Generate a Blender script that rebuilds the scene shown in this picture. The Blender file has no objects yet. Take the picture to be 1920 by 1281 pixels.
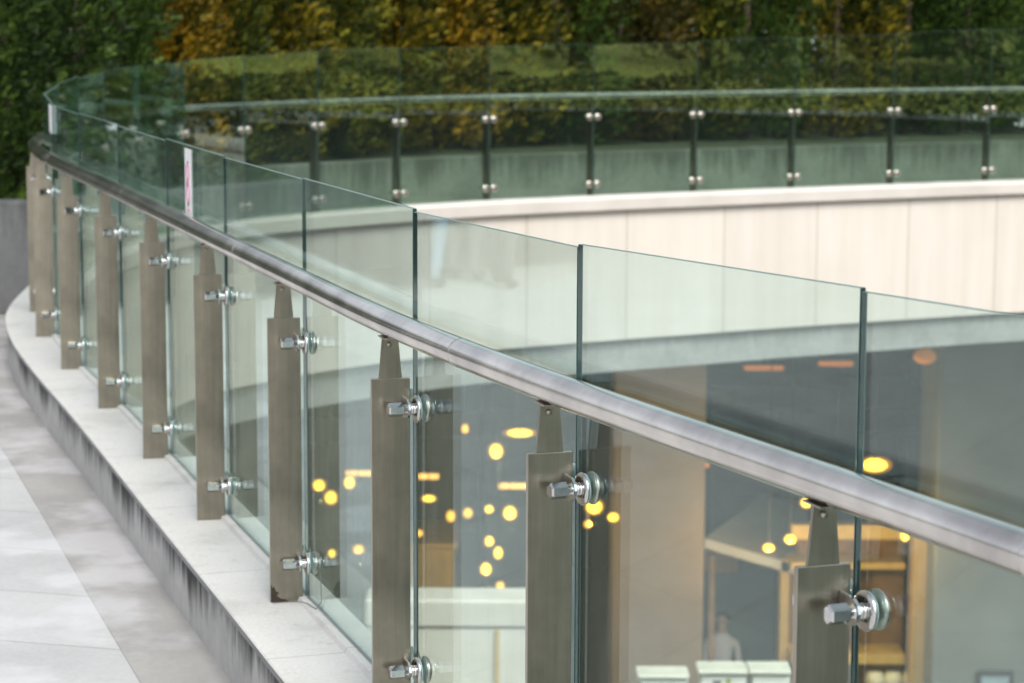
import bpy, bmesh, math, random
from mathutils import Vector, Matrix, noise as mnoise
random.seed(7)
PI = math.pi
sc = bpy.context.scene

# ------------------------------------------------------------------ camera
F_PX, PITCH, ROLL, HC = 4357.4, 0.140749, 0.003415, 1.58651
R_ = Vector((1, 0, 0)); U_ = Vector((0, math.sin(PITCH), math.cos(PITCH))); F_ = Vector((0, math.cos(PITCH), -math.sin(PITCH)))
R2 = R_*math.cos(ROLL) + U_*math.sin(ROLL); U2 = U_*math.cos(ROLL) - R_*math.sin(ROLL)
camd = bpy.data.cameras.new('camera'); cam = bpy.data.objects.new('camera', camd); sc.collection.objects.link(cam)
M = Matrix.Identity(4)
for r in range(3):
    M[r][0] = R2[r]; M[r][1] = U2[r]; M[r][2] = -F_[r]
M[2][3] = HC
cam.matrix_world = M
camd.sensor_width = 36; camd.lens = F_PX/1920*36
camd.clip_start = 0.05; camd.clip_end = 800
camd.dof.use_dof = True; camd.dof.focus_distance = 4.6; camd.dof.aperture_fstop = 7.0
sc.camera = cam

# ------------------------------------------------------------------ light
SUN_EL, SUN_AZ = math.radians(50), math.radians(163)      # azimuth measured from +Y clockwise: behind the camera, to its right
w = bpy.data.worlds.new('World'); sc.world = w; w.use_nodes = True
nt = w.node_tree; bg = nt.nodes['Background']
sky = nt.nodes.new('ShaderNodeTexSky'); sky.sky_type = 'NISHITA'; sky.sun_disc = False
sky.sun_elevation = SUN_EL; sky.sun_rotation = SUN_AZ
sky.air_density = 1.0; sky.dust_density = 4.0; sky.ozone_density = 1.0
hs = nt.nodes.new('ShaderNodeHueSaturation'); hs.inputs['Saturation'].default_value = .3      # thin overcast: a whitish sky
nt.links.new(sky.outputs[0], hs.inputs['Color']); nt.links.new(hs.outputs[0], bg.inputs[0]); bg.inputs[1].default_value = 0.15
sd = bpy.data.lights.new('sun', 'SUN'); sd.energy = 1.35; sd.angle = math.radians(22); sd.color = (1, .95, .88)
so = bpy.data.objects.new('sun', sd); sc.collection.objects.link(so)
sdir = Vector((math.sin(SUN_AZ)*math.cos(SUN_EL), math.cos(SUN_AZ)*math.cos(SUN_EL), math.sin(SUN_EL)))
so.rotation_euler = sdir.to_track_quat('Z', 'Y').to_euler(); so.location = (0, 0, 30)
sc.view_settings.view_transform = 'Standard'; sc.view_settings.look = 'None'
sc.view_settings.exposure = 0.7; sc.view_settings.gamma = 1
sc.cycles.transparent_max_bounces = 40; sc.cycles.max_bounces = 14; sc.cycles.glossy_bounces = 8
sc.cycles.use_denoising = True

# ------------------------------------------------------------------ helpers
def tag(o, label=None, cat=None, group=None, kind=None):
    if label: o['label'] = label
    if cat: o['category'] = cat
    if group: o['group'] = group
    if kind: o['kind'] = kind
    return o

def link_mesh(name, me, parent=None):
    o = bpy.data.objects.new(name, me); sc.collection.objects.link(o)
    if parent: o.parent = parent
    return o

def obj(name, bm, mats, parent=None, smooth=False):
    me = bpy.data.meshes.new(name); bm.normal_update(); bm.to_mesh(me); bm.free()
    for m in (mats if isinstance(mats, (list, tuple)) else [mats]): me.materials.append(m)
    if smooth:
        for p in me.polygons: p.use_smooth = True
    return link_mesh(name, me, parent)

def empty(name, loc, rotz=0):
    o = bpy.data.objects.new(name, None); sc.collection.objects.link(o)
    o.location = loc; o.rotation_euler = (0, 0, rotz); o.empty_display_size = .1
    return o

def add_box(bm, c, s, mat=None, mi=0, bevel=0):
    """box centred c, full size s, transformed by mat"""
    vs = []
    for x in (-.5, .5):
        for y in (-.5, .5):
            for z in (-.5, .5):
                v = Vector((c[0]+x*s[0], c[1]+y*s[1], c[2]+z*s[2]))
                vs.append(bm.verts.new(mat @ v if mat else v))
    idx = [(0, 1, 3, 2), (4, 6, 7, 5), (0, 4, 5, 1), (2, 3, 7, 6), (0, 2, 6, 4), (1, 5, 7, 3)]
    fs = [bm.faces.new([vs[i] for i in q]) for q in idx]
    for f in fs: f.material_index = mi
    if bevel:
        es = list({e for f in fs for e in f.edges})
        r = bmesh.ops.bevel(bm, geom=es, offset=bevel, segments=1, affect='EDGES')
        for f in r['faces']: f.material_index = mi
    return fs

def add_lathe(bm, prof, axis_o, axis_d, seg=24, mi=0, smooth=True):
    """revolve prof [(t along axis, radius)] round axis"""
    d = Vector(axis_d).normalized(); a = d.orthogonal().normalized(); b = d.cross(a); o = Vector(axis_o)
    rings = []
    for t, r in prof:
        if r < 1e-6: rings.append([bm.verts.new(o + d*t)])
        else: rings.append([bm.verts.new(o + d*t + (a*math.cos(2*PI*k/seg) + b*math.sin(2*PI*k/seg))*r) for k in range(seg)])
    for r0, r1 in zip(rings, rings[1:]):
        for k in range(seg):
            k2 = (k+1) % seg
            if len(r0) == 1 and len(r1) == 1: continue
            if len(r0) == 1: f = bm.faces.new((r0[0], r1[k2], r1[k]))
            elif len(r1) == 1: f = bm.faces.new((r0[k], r0[k2], r1[0]))
            else: f = bm.faces.new((r0[k], r0[k2], r1[k2], r1[k]))
            f.material_index = mi; f.smooth = smooth

def add_tube(bm, pts, rad, seg=16, cap=True, mi=0):
    n = len(pts); rings = []
    for i, p in enumerate(pts):
        t = (pts[min(i+1, n-1)] - pts[max(i-1, 0)]).normalized()
        up = Vector((0, 0, 1)) if abs(t.z) < .9 else Vector((1, 0, 0))
        s = t.cross(up).normalized(); u = s.cross(t)
        r = rad[i] if isinstance(rad, (list, tuple)) else rad
        rings.append([bm.verts.new(p + s*r*math.cos(2*PI*k/seg) + u*r*math.sin(2*PI*k/seg)) for k in range(seg)])
    for r0, r1 in zip(rings, rings[1:]):
        for k in range(seg):
            f = bm.faces.new((r0[k], r0[(k+1) % seg], r1[(k+1) % seg], r1[k])); f.smooth = True; f.material_index = mi
    if cap:
        bm.faces.new(rings[0][::-1]).material_index = mi; bm.faces.new(rings[-1]).material_index = mi

def add_prism(bm, poly, axis, t0, t1, mat=None, mi=0):
    """poly: 2D points; axis 'x','y','z' is the extrusion direction"""
    def P(a, b, t):
        v = Vector({'x': (t, a, b), 'y': (a, t, b), 'z': (a, b, t)}[axis])
        return mat @ v if mat else v
    A = [bm.verts.new(P(a, b, t0)) for a, b in poly]; B = [bm.verts.new(P(a, b, t1)) for a, b in poly]
    n = len(poly); fs = [bm.faces.new(A), bm.faces.new(B[::-1])]
    for i in range(n): fs.append(bm.faces.new((A[i], B[i], B[(i+1) % n], A[(i+1) % n])))
    for f in fs: f.material_index = mi
    bmesh.ops.recalc_face_normals(bm, faces=fs)

# ------------------------------------------------------------------ materials
def new_mat(name):
    m = bpy.data.materials.new(name); m.use_nodes = True
    nt = m.node_tree; return m, nt, nt.nodes['Principled BSDF']
def N(nt, t, **kw):
    n = nt.nodes.new(t)
    for k, v in kw.items(): setattr(n, k, v)
    return n
def ramp(nt, stops, fac):
    r = N(nt, 'ShaderNodeValToRGB'); cr = r.color_ramp
    while len(cr.elements) < len(stops): cr.elements.new(.5)
    for e, (p, c) in zip(cr.elements, stops): e.position = p; e.color = (*c, 1)
    nt.links.new(fac, r.inputs[0]); return r
def noise(nt, vec, scale, detail=4, rough=.55):
    n = N(nt, 'ShaderNodeTexNoise'); n.inputs['Scale'].default_value = scale
    n.inputs['Detail'].default_value = detail; n.inputs['Roughness'].default_value = rough
    if vec is not None: nt.links.new(vec, n.inputs['Vector'])
    return n
def mapping(nt, src, scale=(1, 1, 1), loc=(0, 0, 0)):
    mp = N(nt, 'ShaderNodeMapping'); mp.inputs['Scale'].default_value = scale; mp.inputs['Location'].default_value = loc
    nt.links.new(src, mp.inputs['Vector']); return mp.outputs[0]
def mixc(nt, a, b, fac, mode='MIX'):
    m = N(nt, 'ShaderNodeMix', data_type='RGBA', blend_type=mode)
    for s, v in ((6, a), (7, b), (0, fac)):
        if hasattr(v, 'default_value') and not isinstance(v, (int, float)): nt.links.new(v, m.inputs[s])
        elif s == 0: m.inputs[0].default_value = v
        else: m.inputs[s].default_value = (*v, 1)
    return m.outputs[2]
def math_(nt, op, a, b=None):
    m = N(nt, 'ShaderNodeMath', operation=op)
    for i, v in enumerate((a, b)):
        if v is None: continue
        if isinstance(v, (int, float)): m.inputs[i].default_value = v
        else: nt.links.new(v, m.inputs[i])
    return m.outputs[0]
def bump(nt, bsdf, h, strength=.2, dist=.01):
    b = N(nt, 'ShaderNodeBump'); b.inputs['Strength'].default_value = strength; b.inputs['Distance'].default_value = dist
    nt.links.new(h, b.inputs['Height']); nt.links.new(b.outputs[0], bsdf.inputs['Normal'])

def simple(name, col, rough=.6, metal=0, var=.12, scale=6, bumpy=0):
    m, nt, b = new_mat(name); tc = N(nt, 'ShaderNodeTexCoord')
    n = noise(nt, tc.outputs['Object'], scale)
    lo = tuple(c*(1-var) for c in col); hi = tuple(min(1, c*(1+var)) for c in col)
    r = ramp(nt, [(.3, lo), (.7, hi)], n.outputs[0]); nt.links.new(r.outputs[0], b.inputs['Base Color'])
    b.inputs['Roughness'].default_value = rough; b.inputs['Metallic'].default_value = metal
    if bumpy: bump(nt, b, n.outputs[0], bumpy)
    return m

def brushed(name, col, rough, stretch, aniso=.0):
    m, nt, b = new_mat(name); tc = N(nt, 'ShaderNodeTexCoord')
    v = mapping(nt, tc.outputs['Object'], stretch)
    n = noise(nt, v, 1, 6, .7); n2 = noise(nt, tc.outputs['Object'], 5, 4)
    r = ramp(nt, [(.3, tuple(c*.86 for c in col)), (.7, tuple(c*1.1 for c in col))], n.outputs[0])
    r2 = ramp(nt, [(.32, (.66, .66, .67)), (.66, (1.08, 1.07, 1.05))], n2.outputs[0])
    nt.links.new(mixc(nt, r.outputs[0], r2.outputs[0], 1.0, 'MULTIPLY'), b.inputs['Base Color'])
    b.inputs['Metallic'].default_value = 1
    rr = N(nt, 'ShaderNodeMapRange'); rr.inputs[3].default_value = rough*.8; rr.inputs[4].default_value = rough*1.25
    nt.links.new(n2.outputs[0], rr.inputs[0]); nt.links.new(rr.outputs[0], b.inputs['Roughness'])
    bump(nt, b, n.outputs[0], .06, .002)
    return m

def glass(name, tint, f0, dirt=.02):
    """pane glass: tinted straight-through transmission plus Fresnel mirror reflection on each face"""
    m, nt, b = new_mat(name); nt.nodes.remove(b); out = nt.nodes['Material Output']
    g = N(nt, 'ShaderNodeNewGeometry')
    d = N(nt, 'ShaderNodeVectorMath', operation='DOT_PRODUCT'); nt.links.new(g.outputs['Normal'], d.inputs[0]); nt.links.new(g.outputs['Incoming'], d.inputs[1])
    c = math_(nt, 'ABSOLUTE', d.outputs['Value']); s5 = math_(nt, 'POWER', math_(nt, 'SUBTRACT', 1.0, c), 5.0)
    fr = math_(nt, 'ADD', math_(nt, 'MULTIPLY', s5, 1-f0), f0)
    tr = N(nt, 'ShaderNodeBsdfTransparent'); tr.inputs[0].default_value = (*tint, 1)
    gl = N(nt, 'ShaderNodeBsdfGlossy'); gl.inputs['Roughness'].default_value = 0.0; gl.inputs['Color'].default_value = (.87, 1, .97, 1)
    mx = N(nt, 'ShaderNodeMixShader'); nt.links.new(fr, mx.inputs[0]); nt.links.new(tr.outputs[0], mx.inputs[1]); nt.links.new(gl.outputs[0], mx.inputs[2])
    # a thin film of dust and a few dried drips on the surface
    tc = N(nt, 'ShaderNodeTexCoord')
    n1 = noise(nt, mapping(nt, tc.outputs['Object'], (14, 14, 2.2)), 1, 5, .6); n2 = noise(nt, tc.outputs['Object'], 2.0, 3)
    dm = math_(nt, 'MULTIPLY', ramp(nt, [(.5, (0, 0, 0)), (.8, (1, 1, 1))], n1.outputs[0]).outputs[0], ramp(nt, [(.4, (0, 0, 0)), (.7, (1, 1, 1))], n2.outputs[0]).outputs[0])
    df = N(nt, 'ShaderNodeBsdfDiffuse'); df.inputs[0].default_value = (.6, .62, .6, 1)
    mx2 = N(nt, 'ShaderNodeMixShader'); nt.links.new(math_(nt, 'ADD', math_(nt, 'MULTIPLY', dm, dirt*2), dirt*.25), mx2.inputs[0])
    nt.links.new(mx.outputs[0], mx2.inputs[1]); nt.links.new(df.outputs[0], mx2.inputs[2]); nt.links.new(mx2.outputs[0], out.inputs[0])
    return m

def emit(name, col, strength):
    m, nt, b = new_mat(name)
    b.inputs['Base Color'].default_value = (*col, 1); b.inputs['Emission Color'].default_value = (*col, 1); b.inputs['Emission Strength'].default_value = strength
    return m

# concrete with rain streaks running down from its top edge (UV = metres along, metres up)
def streaked(name, base, dark, amount, top, height):
    m, nt, b = new_mat(name); uv = N(nt, 'ShaderNodeUVMap').outputs[0]; tc = N(nt, 'ShaderNodeTexCoord').outputs['Object']
    n0 = noise(nt, tc, 3.0, 6, .6); n1 = noise(nt, tc, 22, 5, .65)
    c = ramp(nt, [(.3, tuple(x*.78 for x in base)), (.55, base), (.75, tuple(min(1, x*1.12) for x in base))], n0.outputs[0]).outputs[0]
    c = mixc(nt, c, ramp(nt, [(.3, (.8, .8, .8)), (.7, (1.05, 1.05, 1.05))], n1.outputs[0]).outputs[0], .8, 'MULTIPLY')
    st = noise(nt, mapping(nt, uv, (16, 1.3, 1)), 1, 6, .7); big = noise(nt, mapping(nt, uv, (1.7, .6, 1)), 1, 3)
    sx = N(nt, 'ShaderNodeSeparateXYZ'); nt.links.new(uv, sx.inputs[0])
    fall = N(nt, 'ShaderNodeMapRange'); fall.inputs[1].default_value = top-height; fall.inputs[2].default_value = top
    nt.links.new(sx.outputs[1], fall.inputs[0])
    v = math_(nt, 'ADD', math_(nt, 'MULTIPLY', fall.outputs[0], .55), math_(nt, 'ADD', math_(nt, 'MULTIPLY', st.outputs[0], 1.1), math_(nt, 'MULTIPLY', big.outputs[0], 1.1)))
    k = math_(nt, 'MULTIPLY', ramp(nt, [(.535, (0, 0, 0)), (.65, (1, 1, 1))], math_(nt, 'MULTIPLY', v, .4)).outputs[0], amount)
    nt.links.new(mixc(nt, c, dark, k), b.inputs['Base Color']); b.inputs['Roughness'].default_value = .8
    bump(nt, b, n1.outputs[0], .25, .004)
    return m

def floor_mat():
    m, nt, b = new_mat('terrace_paving'); uv = N(nt, 'ShaderNodeUVMap').outputs[0]; tc = N(nt, 'ShaderNodeTexCoord').outputs['Object']
    sx = N(nt, 'ShaderNodeSeparateXYZ'); nt.links.new(uv, sx.inputs[0])
    br = N(nt, 'ShaderNodeTexBrick'); cb = N(nt, 'ShaderNodeCombineXYZ'); nt.links.new(math_(nt, 'SUBTRACT', sx.outputs[0], math_(nt, 'MULTIPLY', sx.outputs[1], .643)), cb.inputs[0]); nt.links.new(math_(nt, 'SUBTRACT', sx.outputs[1], .45), cb.inputs[1])
    nt.links.new(mapping(nt, cb.outputs[0], (1, 1, 1), (.19, 0, 0)), br.inputs['Vector'])
    br.inputs['Scale'].default_value = 1; br.inputs['Brick Width'].default_value = .635; br.inputs['Row Height'].default_value = 1.2
    br.inputs['Mortar Size'].default_value = .0035; br.inputs['Mortar Smooth'].default_value = .2; br.offset = .0
    br.inputs['Color1'].default_value = (.445, .45, .452, 1); br.inputs['Color2'].default_value = (.41, .415, .418, 1); br.inputs['Mortar'].default_value = (.22, .22, .215, 1)
    n0 = noise(nt, tc, 1.6, 6, .6); n1 = noise(nt, tc, 7, 6, .65); n2 = noise(nt, tc, 60, 3)
    slab = mixc(nt, br.outputs[0], ramp(nt, [(.3, (.8, .8, .81)), (.5, (.98, .98, .98)), (.7, (1.05, 1.05, 1.05))], n0.outputs[0]).outputs[0], .8, 'MULTIPLY')
    bord = ramp(nt, [(.3, (.25, .248, .24)), (.46, (.295, .29, .283)), (.58, (.33, .325, .315)), (.74, (.375, .37, .36))], math_(nt, 'ADD', math_(nt, 'MULTIPLY', n0.outputs[0], .6), math_(nt, 'MULTIPLY', n1.outputs[0], .4))).outputs[0]
    e = math_(nt, 'LESS_THAN', sx.outputs[1], .45)
    c = mixc(nt, slab, bord, e)
    c = mixc(nt, c, ramp(nt, [(.3, (.9, .9, .9)), (.7, (1.06, 1.06, 1.06))], n2.outputs[0]).outputs[0], .6, 'MULTIPLY')
    # damp stain along the border
    st = math_(nt, 'MULTIPLY', ramp(nt, [(.5, (0, 0, 0)), (.62, (1, 1, 1))], noise(nt, tc, 2.3, 4).outputs[0]).outputs[0], math_(nt, 'LESS_THAN', sx.outputs[1], .9))
    c = mixc(nt, c, (.66, .66, .70), math_(nt, 'MULTIPLY', st, .35))
    nt.links.new(c, b.inputs['Base Color'])
    rr = N(nt, 'ShaderNodeMapRange'); rr.inputs[3].default_value = .35; rr.inputs[4].default_value = .75; nt.links.new(n1.outputs[0], rr.inputs[0]); nt.links.new(rr.outputs[0], b.inputs['Roughness'])
    bump(nt, b, n2.outputs[0], .12, .003)
    return m

def panelled(name, base, pw, joint):
    """smooth cladding with vertical joints every pw metres (UV = metres along, up)"""
    m, nt, b = new_mat(name); uv = N(nt, 'ShaderNodeUVMap').outputs[0]; tc = N(nt, 'ShaderNodeTexCoord').outputs['Object']
    br = N(nt, 'ShaderNodeTexBrick'); nt.links.new(mapping(nt, uv, (1, 1, 1), (.3, 5.0, 0)), br.inputs['Vector'])
    br.offset = 0; br.inputs['Scale'].default_value = 1; br.inputs['Brick Width'].default_value = pw; br.inputs['Row Height'].default_value = 40
    br.inputs['Mortar Size'].default_value = .008; br.inputs['Color1'].default_value = (*base, 1); br.inputs['Color2'].default_value = (*[x*.94 for x in base], 1); br.inputs['Mortar'].default_value = (*joint, 1)
    st = noise(nt, mapping(nt, uv, (5, .35, 1)), 1, 4, .6)
    c = mixc(nt, br.outputs[0], ramp(nt, [(.3, (.86, .84, .82)), (.6, (1, 1, 1))], st.outputs[0]).outputs[0], .6, 'MULTIPLY')
    c = mixc(nt, c, ramp(nt, [(.3, (.93, .92, .9)), (.6, (1, 1, 1))], noise(nt, tc, .8, 4).outputs[0]).outputs[0], .8, 'MULTIPLY')
    nt.links.new(c, b.inputs['Base Color']); b.inputs['Roughness'].default_value = .55
    return m

def foliage(name, dark, mid, tip, amount, seed):
    m, nt, b = new_mat(name); tc = N(nt, 'ShaderNodeTexCoord').outputs['Object']; g = N(nt, 'ShaderNodeNewGeometry')
    n0 = noise(nt, mapping(nt, tc, (1, 1, .8), (seed*3.1, seed*1.7, seed)), 3.2, 3)
    n1 = noise(nt, mapping(nt, tc, (1, 1, 1), (seed, 0, 5)), 9, 3)
    s = math_(nt, 'ADD', math_(nt, 'MULTIPLY', n0.outputs[0], .65), math_(nt, 'ADD', math_(nt, 'MULTIPLY', n1.outputs[0], .25), math_(nt, 'MULTIPLY', g.outputs['Random Per Island'], .16)))
    t = .78-.42*amount
    c = ramp(nt, [(.28, dark), (max(.36, t-.16), mid), (t, tuple((a+b_)/2 for a, b_ in zip(mid, tip))), (min(.97, t+.1), tip)], s).outputs[0]
    c = mixc(nt, c, ramp(nt, [(0, (.6, .6, .6)), (1, (1.3, 1.3, 1.3))], g.outputs['Random Per Island']).outputs[0], .8, 'MULTIPLY')
    nt.links.new(c, b.inputs['Base Color']); b.inputs['Roughness'].default_value = .55; b.inputs['Specular IOR Level'].default_value = .25
    out = nt.nodes['Material Output']; tl = N(nt, 'ShaderNodeBsdfTranslucent'); nt.links.new(c, tl.inputs[0])
    mx = N(nt, 'ShaderNodeMixShader'); mx.inputs[0].default_value = .3
    nt.links.new(b.outputs[0], mx.inputs[1]); nt.links.new(tl.outputs[0], mx.inputs[2]); nt.links.new(mx.outputs[0], out.inputs[0])
    return m

M_glass = glass('clear_glass', (.895, .962, .950), .085, .05)
M_glass2 = glass('green_tinted_glass', (.835, .91, .855), .10, .012)
M_edge = simple('glass_edge', (.004, .030, .030), .35, 0, .2)
M_arris = simple('glass_arris', (.09, .16, .14), .3, 0, .1)
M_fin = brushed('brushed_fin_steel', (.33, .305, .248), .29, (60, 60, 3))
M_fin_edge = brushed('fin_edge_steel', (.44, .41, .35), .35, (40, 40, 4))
M_rail = brushed('brushed_rail_steel', (.80, .765, .73), .19, (3, 3, 3))
M_chrome = brushed('chrome', (.80, .80, .80), .07, (8, 8, 8))
M_gasket = simple('gasket', (.32, .42, .42), .2, 0, .1)
def kerb_stone():
    m, nt, b = new_mat('kerb_stone'); uv = N(nt, 'ShaderNodeUVMap').outputs[0]; tc = N(nt, 'ShaderNodeTexCoord').outputs['Object']
    sx = N(nt, 'ShaderNodeSeparateXYZ'); nt.links.new(uv, sx.inputs[0])
    n0, n1, n2 = noise(nt, tc, 2.4, 6, .6), noise(nt, tc, 14, 6, .7), noise(nt, tc, 90, 3)
    c = ramp(nt, [(.28, (.42, .412, .395)), (.45, (.55, .543, .525)), (.7, (.60, .592, .575))], n0.outputs[0]).outputs[0]
    c = mixc(nt, c, ramp(nt, [(.28, (.72, .70, .67)), (.45, (1, 1, 1))], n1.outputs[0]).outputs[0], .7, 'MULTIPLY')
    c = mixc(nt, c, ramp(nt, [(.3, (.88, .88, .88)), (.7, (1.06, 1.06, 1.06))], n2.outputs[0]).outputs[0], .8, 'MULTIPLY')
    fr = math_(nt, 'FRACT', math_(nt, 'MULTIPLY', sx.outputs[0], 1/.92))
    c = mixc(nt, c, (.22, .215, .2), math_(nt, 'MULTIPLY', math_(nt, 'LESS_THAN', fr, .004), .8))
    nt.links.new(c, b.inputs['Base Color']); b.inputs['Roughness'].default_value = .62; bump(nt, b, n2.outputs[0], .12, .002); return m
M_kerbtop = kerb_stone()
M_kerbface = streaked('kerb_concrete', (.43, .427, .418), (.022, .022, .022), 1.0, 0.0, .21)
M_coping = simple('coping_stone', (.56, .525, .485), .55, 0, .08, 2)
M_cream = panelled('cream_cladding', (.68, .645, .585), 1.05, (.48, .43, .37))
M_band = streaked('grey_fascia', (.36, .365, .345), (.2, .2, .19), .5, -1.30, .4)
M_floor = floor_mat()
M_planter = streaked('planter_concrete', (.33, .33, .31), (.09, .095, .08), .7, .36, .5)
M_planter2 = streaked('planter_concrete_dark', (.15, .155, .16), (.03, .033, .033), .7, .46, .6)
M_soil = simple('soil', (.045, .06, .03), .95, 0, .4, 8, .4)

# ------------------------------------------------------------------ plan of the railing (glass joints)
NEAR = [(0.516, 3.387), (0.125, 4.268), (-0.216, 5.14), (-0.554, 6.165), (-0.89, 7.188), (-1.219, 8.2), (-1.566, 9.256), (-1.913, 10.283), (-2.237, 11.325)]
BEND = [(-2.475, 12.33), (-2.60, 13.35), (-2.68, 14.4), (-2.71, 15.45), (-2.65, 16.52)]
FAR = [(-2.483, 17.586), (-2.108, 18.313), (-1.585, 19.009), (-0.953, 19.664), (-0.201, 20.285), (0.722, 20.837), (1.686, 21.356), (2.646, 21.876), (3.658, 22.373), (4.677, 22.873)]
PRE = [(2.02, 0.72), (1.44, 1.56), (0.945, 2.45)]
POST = [(5.70, 23.28), (6.74, 23.6)]
J = [Vector(p) for p in PRE+NEAR+BEND+FAR+POST]
NP = len(PRE); I_BEND = NP+len(NEAR); I_FAR = I_BEND+len(BEND)
TOPS = [1.21, 1.21, 1.21, 1.186, 1.162, 1.152, 1.146, 1.140, 1.138, 1.138, 1.138, 1.140, 1.150, 1.165, 1.18, 1.19, 1.20, 1.213, 1.237, 1.269, 1.285, 1.294, 1.305, 1.328, 1.359, 1.393, 1.433, 1.46, 1.48]
def ZB(i):
    return -.05*min(1, max(0, (i-(I_BEND-1))/7))
CLOSE = [(9.2, 23.9), (12.4, 22.9), (15.2, 19.8), (16.6, 15.0), (16.5, 9.5), (14.6, 4.2), (11.2, 0.6), (7.2, -.9), (4.0, -.55)]
CTRL = J + [Vector(p) for p in CLOSE]
def catmull(P, n):
    out = []; L = len(P)
    for i in range(L):
        p0, p1, p2, p3 = P[i-1], P[i], P[(i+1) % L], P[(i+2) % L]
        k = n if i < len(J)-1 else n*3
        for s in range(k):
            t = s/k
            out.append(.5*((2*p1)+(-p0+p2)*t+(2*p0-5*p1+4*p2-p3)*t*t+(-p0+3*p1-3*p2+p3)*t**3))
    return out
SUB = 4
RING = catmull(CTRL, SUB)
NR = len(RING)
def ring_nrm(i):
    t = (RING[(i+1) % NR]-RING[i-1]).normalized(); return Vector((-t.y, t.x))
RN = [ring_nrm(i) for i in range(NR)]
RS = [0]
for i in range(1, NR+1): RS.append(RS[-1]+(RING[i % NR]-RING[i-1]).length)
def RZ(i):
    k = i/SUB
    if k <= len(J)-1: return ZB(k)
    a = (i-(len(J)-1)*SUB)/(NR-(len(J)-1)*SUB); return -.05*(1-a)

def sweep(name, rows, mats, closed=True, i0=0, i1=None, parent=None, uvmode='z', smooth=False):
    """rows: list of (offset outward, z, follows base height?, material index of the strip that starts here)"""
    bm = bmesh.new(); uvl = bm.loops.layers.uv.new('UVMap')
    idx = list(range(NR)) if closed else list(range(i0, i1+1))
    V = [[bm.verts.new((*(RING[i % NR]+RN[i % NR]*o), z+(RZ(i % NR) if fb else 0))) for (o, z, fb, mi) in rows] for i in idx]
    n = len(idx)
    for a in range(n if closed else n-1):
        b = (a+1) % n; sa = RS[idx[a]]; sb = RS[idx[a]+1]
        for r in range(len(rows)-1):
            f = bm.faces.new((V[a][r], V[a][r+1], V[b][r+1], V[b][r])); f.material_index = rows[r][3]; f.smooth = smooth
            for lp, (s, rr) in zip(f.loops, ((sa, r), (sa, r+1), (sb, r+1), (sb, r))):
                lp[uvl].uv = (s, rows[rr][1] if uvmode == 'z' else rows[rr][0])
    return obj(name, bm, mats, parent)

# ------------------------------------------------------------------ setting: floor, kerb, atrium walls
tag(sweep('terrace_floor', [(.20, -.205, 0, 0), (.45, -.205, 0, 0), (.6, -.205, 0, 0), (1.2, -.205, 0, 0), (2.5, -.205, 0, 0), (5, -.205, 0, 0), (10, -.205, 0, 0), (20, -.205, 0, 0), (45, -.205, 0, 0), (120, -.205, 0, 0), (350, -.205, 0, 0)], M_floor, uvmode='o'), kind='structure')
KO = .222
kerb = sweep('kerb', [(KO-.006, -.225, 0, 0), (KO-.006, -.02, 1, 2), (KO+.005, -.02, 1, 2), (KO+.005, -.004, 1, 1), (KO+.001, 0.0, 1, 1), (.03, 0.0, 1, 1), (.024, .012, 1, 1), (-.02, .012, 1, 1), (-.02, -.03, 1, 1)], [M_kerbface, M_kerbtop, simple('slab_edge', (.22, .22, .22), .7, 0, .2, 9)])
tag(kerb, kind='structure')
i_w = (len(J)+2)*SUB
COP = [(-.021, -.004, 1, 0), (-.085, -.008, 1, 0), (-.10, -.02, 1, 0), (-.10, -.115, 1, 0), (-.088, -.13, 1, 0), (-.03, -.13, 1, 0)]
tag(sweep('coping', COP, M_coping, False, 0, i_w), 'white stone coping running along the rim below the glass railing', 'coping')
WAL = [(-.04, -.12, 1, 0), (-.04, -1.36, 0, 0), (.03, -1.36, 0, 0)]
tag(sweep('curved_wall', WAL, M_cream, False, 0, i_w), 'curved cream panelled wall below the far glass railing', 'wall')
tag(sweep('curved_wall', [(-.10, -.004, 1, 0)]+WAL, simple('darkened_wall', (.055, .085, .075), .5, 0, .3, 1), False, i_w, NR-3*SUB), 'unseen court wall beyond the right edge, darkened for the far glass reflection', 'wall')  # unseen stretch of wall, coloured dark so the far glass reflects darkness
band = sweep('fascia', [(.028, -1.30, 0, 0), (.028, -1.66, 0, 0), (.5, -1.66, 0, 0)], M_band)
tag(band, 'plain grey fascia band along the bottom of the cream wall', 'fascia')

# ------------------------------------------------------------------ railing posts
def frame(i):
    t = (J[min(i+1, len(J)-1)]-J[max(i-1, 0)]).normalized(); n = Vector((-t.y, t.x)); return t, n
FIN0, FIN1, FINH, FT = .014, .102, .777, .012
ZL, ZU, VB = .113, .713, .043
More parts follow.
